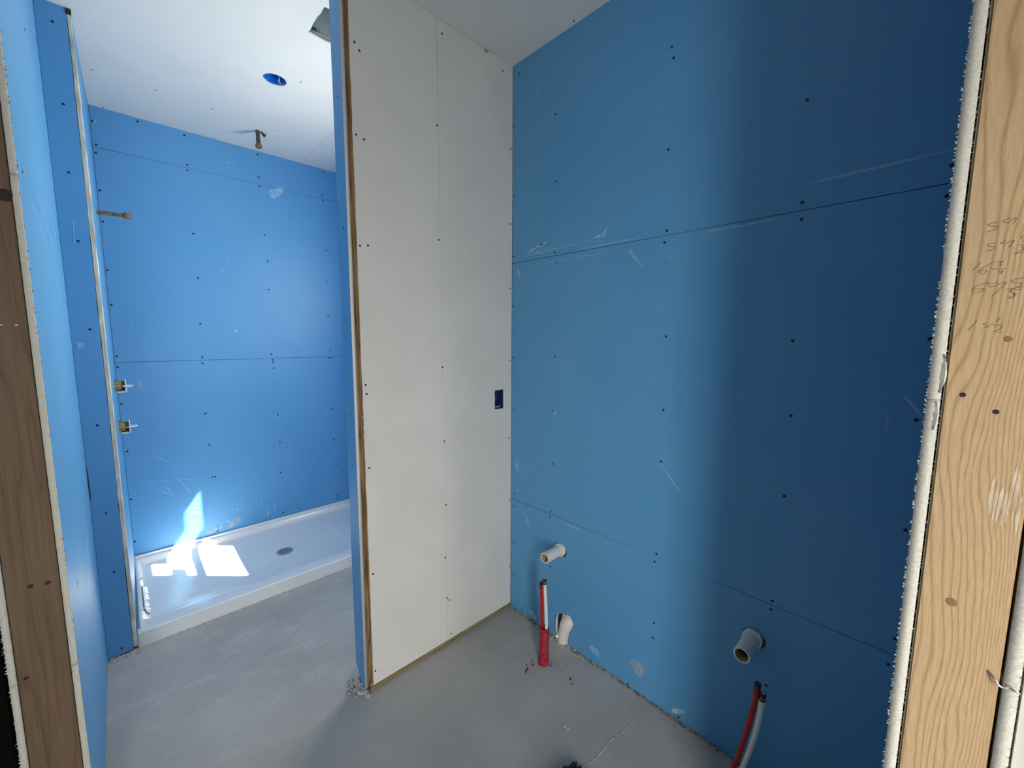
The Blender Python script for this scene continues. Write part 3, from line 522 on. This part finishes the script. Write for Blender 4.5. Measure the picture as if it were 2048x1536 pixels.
# pencilled measurements on the stud: 59 / 59 5/8 / 16 3/4 / 69 5/8 / 15 1/2
WR = [[(-0.0379, 1.6163), (-0.0295, 1.6139), (-0.0325, 1.6114), (-0.0384, 1.6103), (-0.0365, 1.6066), (-0.0281, 1.6041)], [(-0.0486, 1.6188), (-0.0427, 1.6167), (-0.042, 1.6149), (-0.0465, 1.6133), (-0.0529, 1.6183), (-0.0507, 1.6099)], [(-0.038, 1.589), (-0.0313, 1.588), (-0.0334, 1.585), (-0.0381, 1.5836), (-0.0352, 1.58), (-0.0293, 1.5795)], [(-0.0467, 1.5909), (-0.0426, 1.5883), (-0.0462, 1.5868), (-0.0538, 1.59), (-0.0498, 1.5812)], [(-0.0636, 1.594), (-0.0594, 1.5941), (-0.0597, 1.5912), (-0.064, 1.5901), (-0.0597, 1.5862)], [(-0.0583, 1.5828), (-0.065, 1.583)], [(-0.0649, 1.5802), (-0.0606, 1.5802), (-0.0649, 1.575), (-0.0604, 1.5731), (-0.0558, 1.5724), (-0.0618, 1.5768), (-0.0654, 1.5791)], [(-0.0273, 1.5655), (-0.0203, 1.5546)], [(-0.0388, 1.5647), (-0.029, 1.557), (-0.0266, 1.5525), (-0.0306, 1.5493), (-0.0335, 1.5531), (-0.0274, 1.5538)], [(-0.0412, 1.5637), (-0.0469, 1.5643), (-0.0441, 1.5613), (-0.0461, 1.5591), (-0.0421, 1.5582)], [(-0.0379, 1.5546), (-0.0504, 1.5545)], [(-0.044, 1.5519), (-0.0451, 1.5498), (-0.048, 1.5521)], [(-0.0477, 1.5524), (-0.0462, 1.547)], [(-0.038, 1.5383), (-0.0254, 1.5332), (-0.0226, 1.5271), (-0.0271, 1.5247), (-0.0337, 1.5297), (-0.0239, 1.5291)], [(-0.0453, 1.5369), (-0.0373, 1.5356), (-0.0371, 1.5329), (-0.0413, 1.5318), (-0.052, 1.537), (-0.0407, 1.5182)], [(-0.068, 1.5414), (-0.065, 1.541), (-0.0559, 1.5379), (-0.0587, 1.535), (-0.0657, 1.5337), (-0.0609, 1.5295)], [(-0.0529, 1.5275), (-0.069, 1.5295)], [(-0.0585, 1.5284), (-0.0562, 1.5239), (-0.0618, 1.5201), (-0.056, 1.5165), (-0.0588, 1.515), (-0.0601, 1.5202), (-0.0561, 1.5252), (-0.0664, 1.5264)], [(-0.0304, 1.4874), (-0.0235, 1.4733)], [(-0.0414, 1.4836), (-0.036, 1.4823), (-0.0394, 1.4802), (-0.0423, 1.4787), (-0.0378, 1.4777)], [(-0.0425, 1.4815), (-0.0543, 1.4819)], [(-0.0503, 1.491), (-0.0482, 1.4848)], [(-0.0469, 1.4786), (-0.0522, 1.4799), (-0.0526, 1.4758), (-0.0466, 1.4717), (-0.0548, 1.4714)]]
def strokes():
    bm = bmesh.new(); w = 0.00028
    for st in WR:
        P = [Vector((y, z)) for y, z in st]; pts = []
        for i in range(len(P) - 1):
            p0, p1, p2, p3 = P[max(i - 1, 0)], P[i], P[i + 1], P[min(i + 2, len(P) - 1)]
            for s in range(5):
                t = s / 5; pts.append(0.5 * ((2 * p1) + (p2 - p0) * t + (2 * p0 - 5 * p1 + 4 * p2 - p3) * t * t + (3 * p1 - p0 - 3 * p2 + p3) * t ** 3))
        pts.append(P[-1]); prev = None
        for i, p in enumerate(pts):
            d = (pts[min(i + 1, len(pts) - 1)] - pts[max(i - 1, 0)]); d = d.normalized() if d.length else Vector((1, 0)); nn = Vector((-d.y, d.x)) * w
            row = [bm.verts.new((XJ + 0.0012, p.x + nn.x, p.y + nn.y)), bm.verts.new((XJ + 0.0012, p.x - nn.x, p.y - nn.y))]
            if prev: bm.faces.new((prev[0], prev[1], row[1], row[0]))
            prev = row
    return from_bm('pencil_writing', bm, M_PENCIL, wall_front)
strokes()
# the room behind the camera: its rear wall with the open doorway that lets the daylight in
struct(box('wall_entry', (XJ + 0.006, -1.46, 0), (XJ + 0.12, -0.116, H), M_WHITE))
struct(box('wall_outer', (-2.30, -1.46, 0), (-2.20, 1.53, H), M_OUT))
struct(slab('wall_rear', 'y', -1.46, 0.10, rect(-2.195, 0, XJ + 0.005, H), [rect(-0.86, 0.002, -0.34, 2.05), rect(0.54, 0.25, 0.75, 1.65)], (M_OUT,)))  # the narrow second opening is made up to go with the partition fill
struct(box('wall_unlit_space', (-2.195, Y0 + 0.02, 0), (-0.262, Y0 + 0.12, H), M_UNLIT))  # added sheet, its black colour stands in for the unlit space there

# ------------------------------------------------------------------ shower tray
pan = empty('shower_tray', (0.71, 2.94, 0.0), 'white acrylic shower tray with low front curb on the concrete floor', 'shower tray')
PX0, PX1, PY0, PY1 = -0.034, XR - 0.002, 2.500, YB - 0.002
def tray():
    bm = bmesh.new()
    def ring(x0, x1, y0, y1, z, r, n=6):
        out = []
        for cx, cy, a0 in ((x1 - r, y1 - r, 0), (x0 + r, y1 - r, PI / 2), (x0 + r, y0 + r, PI), (x1 - r, y0 + r, 1.5 * PI)):
            for i in range(n + 1):
                a = a0 + PI / 2 * i / n; out.append(bm.verts.new((cx + r * math.cos(a), cy + r * math.sin(a), z)))
        return out
    rs = [ring(PX0, PX1, PY0, PY1, 0.0005, 0.004), ring(PX0, PX1, PY0, PY1, 0.070, 0.004), ring(PX0 + .003, PX1 - .003, PY0 + .004, PY1 - .003, 0.0745, 0.004),
          ring(PX0 + 0.020, PX1 - 0.02, PY0 + 0.085, PY1 - 0.022, 0.0755, 0.02), ring(PX0 + 0.028, PX1 - 0.028, PY0 + 0.100, PY1 - 0.030, 0.070, 0.035),
          ring(PX0 + 0.040, PX1 - 0.04, PY0 + 0.125, PY1 - 0.042, 0.038, 0.045), ring(PX0 + 0.055, PX1 - 0.055, PY0 + 0.150, PY1 - 0.060, 0.030, 0.05)]
    for a, b in zip(rs, rs[1:]):
        for i in range(len(a)): j = (i + 1) % len(a); bm.faces.new((a[i], a[j], b[j], b[i]))
    c = [bm.verts.new((0.711 + 0.050 * math.cos(2 * PI * i / len(rs[-1]) + 0.8), 2.943 + 0.050 * math.sin(2 * PI * i / len(rs[-1]) + 0.8), 0.024)) for i in range(len(rs[-1]))]
    # start the drain ring in step with the corner ring
    for i in range(len(c)): j = (i + 1) % len(c); bm.faces.new((rs[-1][i], rs[-1][j], c[j], c[i]))
    bm.faces.new(c); bm.faces.new(list(reversed(rs[0])))
    return from_bm('basin', bm, M_PAN, None, True)
keep(tray(), pan)
bm = bmesh.new(); add_box(bm, (PX0 + 0.012, PY1 - 0.012, 0.072), (PX1 - 0.012, PY1 - 0.001, 0.090)); add_box(bm, (PX0 + .012, PY0 + 0.03, 0.072), (PX0 + 0.018, PY1 - 0.012, 0.090)); keep(from_bm('tiling_flange', bm, M_PAN), pan)
# drain grate: rim and bars
dr = keep(lathe('drain', [(0.050, 0.0), (0.050, 0.004), (0.046, 0.0055), (0.041, 0.0055), (0.040, 0.002)], M_DRAIN, None, (0.711, 2.943, 0.0242), (0, 0, 1), 32), pan)
bm = bmesh.new()
for i in range(-4, 5):
    w = math.sqrt(0.041 ** 2 - (i * 0.0088) ** 2); add_box(bm, (0.711 + i * .0088 - .0026, 2.943 - w, 0.0262), (0.711 + i * .0088 + .0026, 2.943 + w, 0.0290))
b = from_bm('grate', bm, M_DRAIN); b.parent = dr
b = lathe('drain_bore', [(0.040, 0.0), (0, 0.0)], M_CAP, dr, (0.711, 2.943, 0.0256)); 
for y in (2.71, 3.07): keep(box('clip', (PX0 + 0.016, y, 0.074), (PX0 + 0.040, y + 0.006, 0.079), M_CLIP), pan)
grit('plaster_dust', floor, [((random.uniform(0.05, 0.9), PY0 - abs(random.gauss(0, 0.012)), 0.0), random.uniform(0.0015, 0.006)) for _ in range(150)], M_GRIT)
# ragged strip of protective film along the tray's left rim
bm = bmesh.new(); prev = None
for i in range(26):
    y = 2.72 + 0.012 * i; row = [bm.verts.new((PX0 + 0.035, y, 0.073)), bm.verts.new((PX0 + 0.042 + random.uniform(-.001, .0015), y, 0.046 + random.uniform(-.0015, .0015))), bm.verts.new((PX0 + 0.054 + random.uniform(-.0015, .004), y, 0.0335 + random.uniform(-.0005, .001)))]
    if prev:
        for k in range(2): bm.faces.new((prev[k], prev[k + 1], row[k + 1], row[k]))
    prev = row
keep(from_bm('film_strip', bm, mat('clear_film', (0.85, 0.85, 0.84), 0.15)), pan)

# ------------------------------------------------------------------ plumbing on the shower's left wall
sa = empty('pipe_stub', (-0.030, 2.95, 2.070), 'rusty threaded shower pipe stub with cap, sticking out above the brass valves', 'pipe')
keep(tube('pipe', [(-0.045, 2.95, 2.070), (0.075, 2.95, 2.0735)], 0.0095, M_RUST), sa)
keep(lathe('cap', [(0, 0), (0.0165, 0.0), (0.0165, 0.010), (0.0145, 0.013), (0.0145, 0.024), (0.012, 0.027), (0, 0.027)], M_RUST, None, (0.072, 2.95, 2.0733), (1, 0, 0.03), 10), sa)
bm = bmesh.new()
def valve(z, label):
    v = empty('shower_valve', (-0.022, 2.95, z), label, 'valve', 'brass valve bodies on the shower wall')
    keep(lathe('body', [(0.034, -0.012), (0.034, 0.004), (0.027, 0.006), (0.027, 0.020), (0.024, 0.022)], M_BRASS, None, (-0.022, 2.95, z), (1, 0, -0.02), 20), v)
    keep(lathe('cartridge', [(0.0235, 0.020), (0.0235, 0.034), (0, 0.034)], M_BRASSD, None, (-0.022, 2.95, z), (1, 0, -0.02), 16), v)
    keep(box('retainer', (0.012, 2.915, z - 0.031), (0.017, 2.985, z + 0.031), M_CLIP, None, 0.001), v)
    keep(box('clip', (-0.020, 2.918, z - 0.0335), (0.014, 2.976, z - 0.0275), M_CLIP, None, 0.001), v)
    keep(lathe('stem', [(0.0062, 0.034), (0.0062, 0.058), (0.003, 0.066), (0, 0.066)], M_STEEL, None, (-0.022, 2.95, z), (1, 0, -0.02), 12), v)
    keep(box('screw_slot', (0.002, 2.914, z - 0.003), (0.012, 2.918, z + 0.003), M_STEEL), v)
valve(1.203, 'upper brass valve body with white clip on the shower wall')
valve(0.987, 'lower brass valve body with white clip, nearer the tray')

# ------------------------------------------------------------------ sprinkler drop, recessed lamp can, exhaust fan housing in the ceiling
sp = empty('sprinkler_drop', (0.73, 3.07, H), 'dark iron sprinkler pipe hanging from the shower ceiling', 'pipe')
keep(tube('pipe', [(0.728, 3.066, H + 0.02), (0.730, 3.070, H - 0.085)], 0.0115, M_BLACKPIPE), sp)
keep(lathe('cap', [(0, 0), (0.017, 0), (0.0185, 0.005), (0.0185, 0.017), (0.015, 0.021), (0, 0.021)], M_RUST, None, (0.730, 3.070, H - 0.081), (0, 0, -1), 8), sp)
bm = bmesh.new()
for i in range(8):
    a0 = -0.55 + i * 0.14; a1 = a0 + 0.14
    v = [bm.verts.new((0.733 + r * math.cos(a), 3.066 + r * math.sin(a), H - h)) for r, h, a in ((0.013, 0.002, a0), (0.040, 0.020, a0), (0.040, 0.020, a1), (0.013, 0.002, a1))]
    bm.faces.new(v)
bmesh.ops.remove_doubles(bm, verts=bm.verts, dist=1e-5); bmesh.ops.solidify(bm, geom=list(bm.faces), thickness=0.0012)
keep(from_bm('bent_escutcheon', bm, M_BLACKPIPE), sp)
lc = empty('ceiling_box', (*lamp_c, H), 'round blue plastic lamp box set in the shower ceiling hole', 'electrical box')
keep(lathe('shell', [(0.0495, 0.006), (0.0505, 0.0065), (0.0505, 0.062), (0, 0.062), (0, 0.0595), (0.048, 0.0595), (0.0475, 0.006), (0.0495, 0.006)], mat('bright_blue_plastic', (0.012, 0.17, 0.62), 0.35), None, (*lamp_c, H), (0, 0, 1), 28), lc)
keep(tube('wire', [(0.690, 2.440, H + 0.058), (0.694, 2.446, H + 0.030), (0.690, 2.452, H + 0.014), (0.698, 2.448, H + 0.008)], 0.003, M_WIREW, seg=8), lc)
keep(tube('cable', [(0.680, 2.400, H + 0.058), (0.690, 2.415, H + 0.040), (0.676, 2.436, H + 0.045), (0.668, 2.440, H + 0.058)], 0.004, M_CAP, seg=8), lc)
vf = empty('exhaust_fan_housing', (0.77, 1.87, H), 'grey metal fan housing set in a square hole of the shower ceiling', 'fan housing')
bm = bmesh.new(); a, b, c, d, zt = 0.682, 0.856, 1.779, 1.961, H + 0.20
for lo, hi in (((a - .002, c, H + .0135), (a, d, zt)), ((b, c, H + .0135), (b + .002, d, zt)), ((a, c - .002, H + .0135), (b, c, zt)), ((a, d, H + .0135), (b, d + .002, zt)), ((a, c, zt - .002), (b, d, zt))): add_box(bm, lo, hi)
keep(from_bm('shell', bm, M_GALV), vf)
for u, w, h0, h1 in ((0.688, 0.012, 0.016, 0.030), (0.704, 0.012, 0.018, 0.021), (0.704, 0.012, 0.026, 0.029), (0.722, 0.002, 0.016, 0.030)):
    keep(box('slot', (u, d - 0.0025, H + h0), (u + w, d - 0.0005, H + h1), M_CAP), vf)
keep(box('mounting_tab', (a + 0.0005, d - 0.022, H + 0.014), (a + 0.020, d - 0.004, H + 0.0155), M_CAP), vf)

# ------------------------------------------------------------------ drain stubs in the right wall
def pvc(y, z, label, tip_x):
    p = empty('drain_stub', (XR, y, z), label, 'pipe', 'white drain stubs through the blue wall')
    ln = XR - tip_x; o = (XR, y, z)
    keep(lathe('pipe', [(0.0245, -0.05), (0.0245, ln - 0.0008), (0.0238, ln), (0.0200, ln), (0.0192, ln - 0.001), (0.0192, -0.02), (0, -0.02)], [M_PVC, M_PVCIN], None, o, (-1, 0, 0), 28, [0, 0, 0, 0, 1, 1]), p)
    keep(lathe('collar', [(0.0248, 0.016), (0.0290, 0.016), (0.0302, 0.0145), (0.0302, 0.003), (0.0290, -0.004), (0.0248, -0.004)], M_PVC, None, o, (-1, 0, 0), 28), p)
    return p
pvc(1.172, 0.463, 'white drain stub out of the blue wall, nearer the partition corner', 1.334)
pvc(0.352, 0.478, 'white drain stub out of the blue wall, nearer the pine stud', 1.337)
# toilet waste elbow in its broken hole
el = empty('waste_elbow', (1.45, 1.14, 0), 'white waste elbow in the broken hole at the foot of the blue wall', 'pipe')
keep(tube('elbow', [(1.452, 1.150, -0.012), (1.453, 1.148, 0.030), (1.457, 1.140, 0.075), (1.470, 1.128, 0.108), (1.505, 1.120, 0.124)], 0.030, M_PVC, seg=20, radii=[0.0265] * 7 + [0.0275] * 5 + [0.0300, 0.0315, 0.0320, 0.0325] + [0.0325] * 9), el)
keep(lathe('hub', [(0.0325, 0.0), (0.0360, 0.001), (0.0360, 0.018), (0.0325, 0.020)], M_PVC, None, (1.470, 1.128, 0.108), (0.75, -0.18, 0.45), 24), el)
tf = from_bm('torn_paper', (lambda b: (b.faces.new([b.verts.new(q) for q in ((XR - .002, 1.191, 0.112), (XR - .014, 1.184, 0.124), (XR - .016, 1.183, 0.075), (XR - .011, 1.186, 0.035), (XR - .002, 1.1905, 0.03))]), b)[1])(bmesh.new()), M_FUZZ, wall_right)

# ------------------------------------------------------------------ water pipes rising from the slab
def end_cap(name, top, axis, r, parent):
    keep(lathe(name, [(r * 1.12, -0.012), (r * 1.15, -0.010), (r * 1.15, -0.0045), (r * 1.02, -0.004), (r * 1.02, 0.0), (r * 0.7, 0.001), (r * 0.66, -0.004), (0, -0.004)], M_CAP, None, top, axis, 16), parent)
    keep(lathe('crimp_ring', [(r * 1.10, -0.024), (r * 1.16, -0.023), (r * 1.16, -0.015), (r * 1.10, -0.014)], M_COPPER, None, top, axis, 16), parent)
PR = 0.0079
sl = empty('pipe_sleeve', (1.287, 1.128, 0), 'dusty red sleeve standing in the slab around the two far water pipes', 'sleeve')
keep(lathe('sleeve', [(0.0250, -0.02), (0.0245, 0.0), (0.0225, 0.06), (0.0215, 0.172), (0.0198, 0.173), (0.0198, 0.06), (0.0198, -0.02)], M_SLEEVE, None, (1.287, 1.128, 0), (0.015, -0.012, 1), 24), sl)
def pex(name, path, m, label, axis, group):
    o = empty(name, (path[0][0], path[0][1], max(0, path[0][2])), label, 'pipe', group)
    keep(tube('pipe', path, PR, m, seg=14), o); end_cap('cap', path[-1], axis, PR, o); return o
pex('water_pipe', [(1.2820, 1.1370, 0.01), (1.2835, 1.1345, 0.14), (1.2810, 1.1370, 0.28), (1.2790, 1.1400, 0.386)], M_RED, 'red water pipe in the red sleeve by the waste elbow', (-0.05, 0.05, 1), 'water pipes from the slab')
pex('water_pipe', [(1.2915, 1.1195, 0.01), (1.2930, 1.1180, 0.14), (1.2905, 1.1220, 0.28), (1.2870, 1.1300, 0.402)], M_WPEX, 'white water pipe in the red sleeve by the waste elbow', (-0.05, 0.08, 1), 'water pipes from the slab')
pex('water_pipe', [(1.300, 0.372, -0.01), (1.300, 0.350, 0.090), (1.300, 0.328, 0.190), (1.300, 0.305, 0.325), (1.300, 0.2935, 0.445)], M_RED, 'red water pipe curving up at the bottom edge under the near drain stub', (0, -0.10, 1), 'water pipes from the slab')
pex('water_pipe', [(1.302, 0.352, -0.01), (1.301, 0.330, 0.090), (1.300, 0.304, 0.205), (1.299, 0.2860, 0.320), (1.299, 0.2785, 0.423)], M_WPEX, 'white water pipe curving up at the bottom edge under the near drain stub', (0, -0.08, 1), 'water pipes from the slab')

# ------------------------------------------------------------------ litter on the floor
def crumb(x, y, s, m, label, cat='debris', flat=0.6, name='plaster_crumb', group=None):
    bm = bmesh.new(); bmesh.ops.create_icosphere(bm, subdivisions=1, radius=s)
    for v in bm.verts: v.co = Vector((v.co.x * random.uniform(0.7, 1.3), v.co.y * random.uniform(0.7, 1.3), (v.co.z * flat + s * flat) * random.uniform(0.85, 1.0)))
    o = from_bm(name, bm, m); o.location = (x, y, 0); tag(o, label, cat, group); return o
M_CRUMB = mat('white_crumb', (0.75, 0.75, 0.72), 0.9)
crumb(1.113, 0.862, 0.0045, M_CRUMB, 'left of two white plaster crumbs on open concrete')
crumb(1.116, 0.850, 0.0045, M_CRUMB, 'right of two white plaster crumbs on open concrete')
crumb(1.335, 1.070, 0.0050, M_CRUMB, 'white crumb on concrete between red sleeve and waste elbow')
M_CHIP = mat('black_rubber_chip', (0.015, 0.014, 0.014), 0.7)
for x, y, s, l in ((1.241, 1.149, 0.005, 'small black chip on concrete left of the red sleeve foot'), (1.262, 1.172, 0.0035, 'tiny black chip left of the red sleeve'), (1.297, 1.093, 0.0042, 'black chip on concrete just right of the red sleeve foot'), (1.303, 0.986, 0.005, 'black chip alone on concrete right of the red sleeve'), (1.290, 0.966, 0.0035, 'tiny black chip nearest the camera right of the sleeve'), (1.222, 1.172, 0.003, 'tiny black speck left of the longer black chip')):
    crumb(x, y, s, M_CHIP, l, 'debris', 0.45, 'rubber_chip')
o = box('rubber_chip', (-0.016, -0.0022, 0), (0.016, 0.0022, 0.003), M_CHIP, None, 0.0008); o.location = (1.200, 1.150, 0); o.rotation_euler = (0, 0, 0.35); tag(o, 'long thin black sliver on concrete in front of the red sleeve', 'debris')
# black bristled brush poking in at the bottom edge
br = empty('brush', (0.97, 0.72, 0), 'black bristled brush lying on the concrete at the bottom edge', 'brush')
keep(box('head', (0.82, 0.66, 0.010), (0.985, 0.76, 0.040), M_BRISTLE, None, 0.006), br)
bm = bmesh.new()
for i in range(9):
    for k in range(3):
        y = 0.672 + i * 0.0095 + random.uniform(-.001, .001); x1 = 1.036 - 0.010 * k + random.uniform(-.006, .006); z = 0.006 + k * 0.009
        if i == 4: x1 -= 0.012
        p = Vector((0.975, y, z + 0.006)); q = Vector((x1, y + random.uniform(-.004, .004), z))
        d = (q - p).normalized(); a = d.cross(Vector((0, 0, 1))).normalized(); bb = a.cross(d); n = 7
        r0 = [bm.verts.new(p + (a * math.cos(2 * PI * j / n) + bb * math.sin(2 * PI * j / n)) * 0.0032) for j in range(n)]
        r1 = [bm.verts.new(q + (a * math.cos(2 * PI * j / n) + bb * math.sin(2 * PI * j / n)) * 0.0026) for j in range(n)]
        for j in range(n): bm.faces.new((r0[j], r0[(j + 1) % n], r1[(j + 1) % n], r1[j]))
        bm.faces.new(r1)
keep(from_bm('bristles', bm, M_BRISTLE), br)
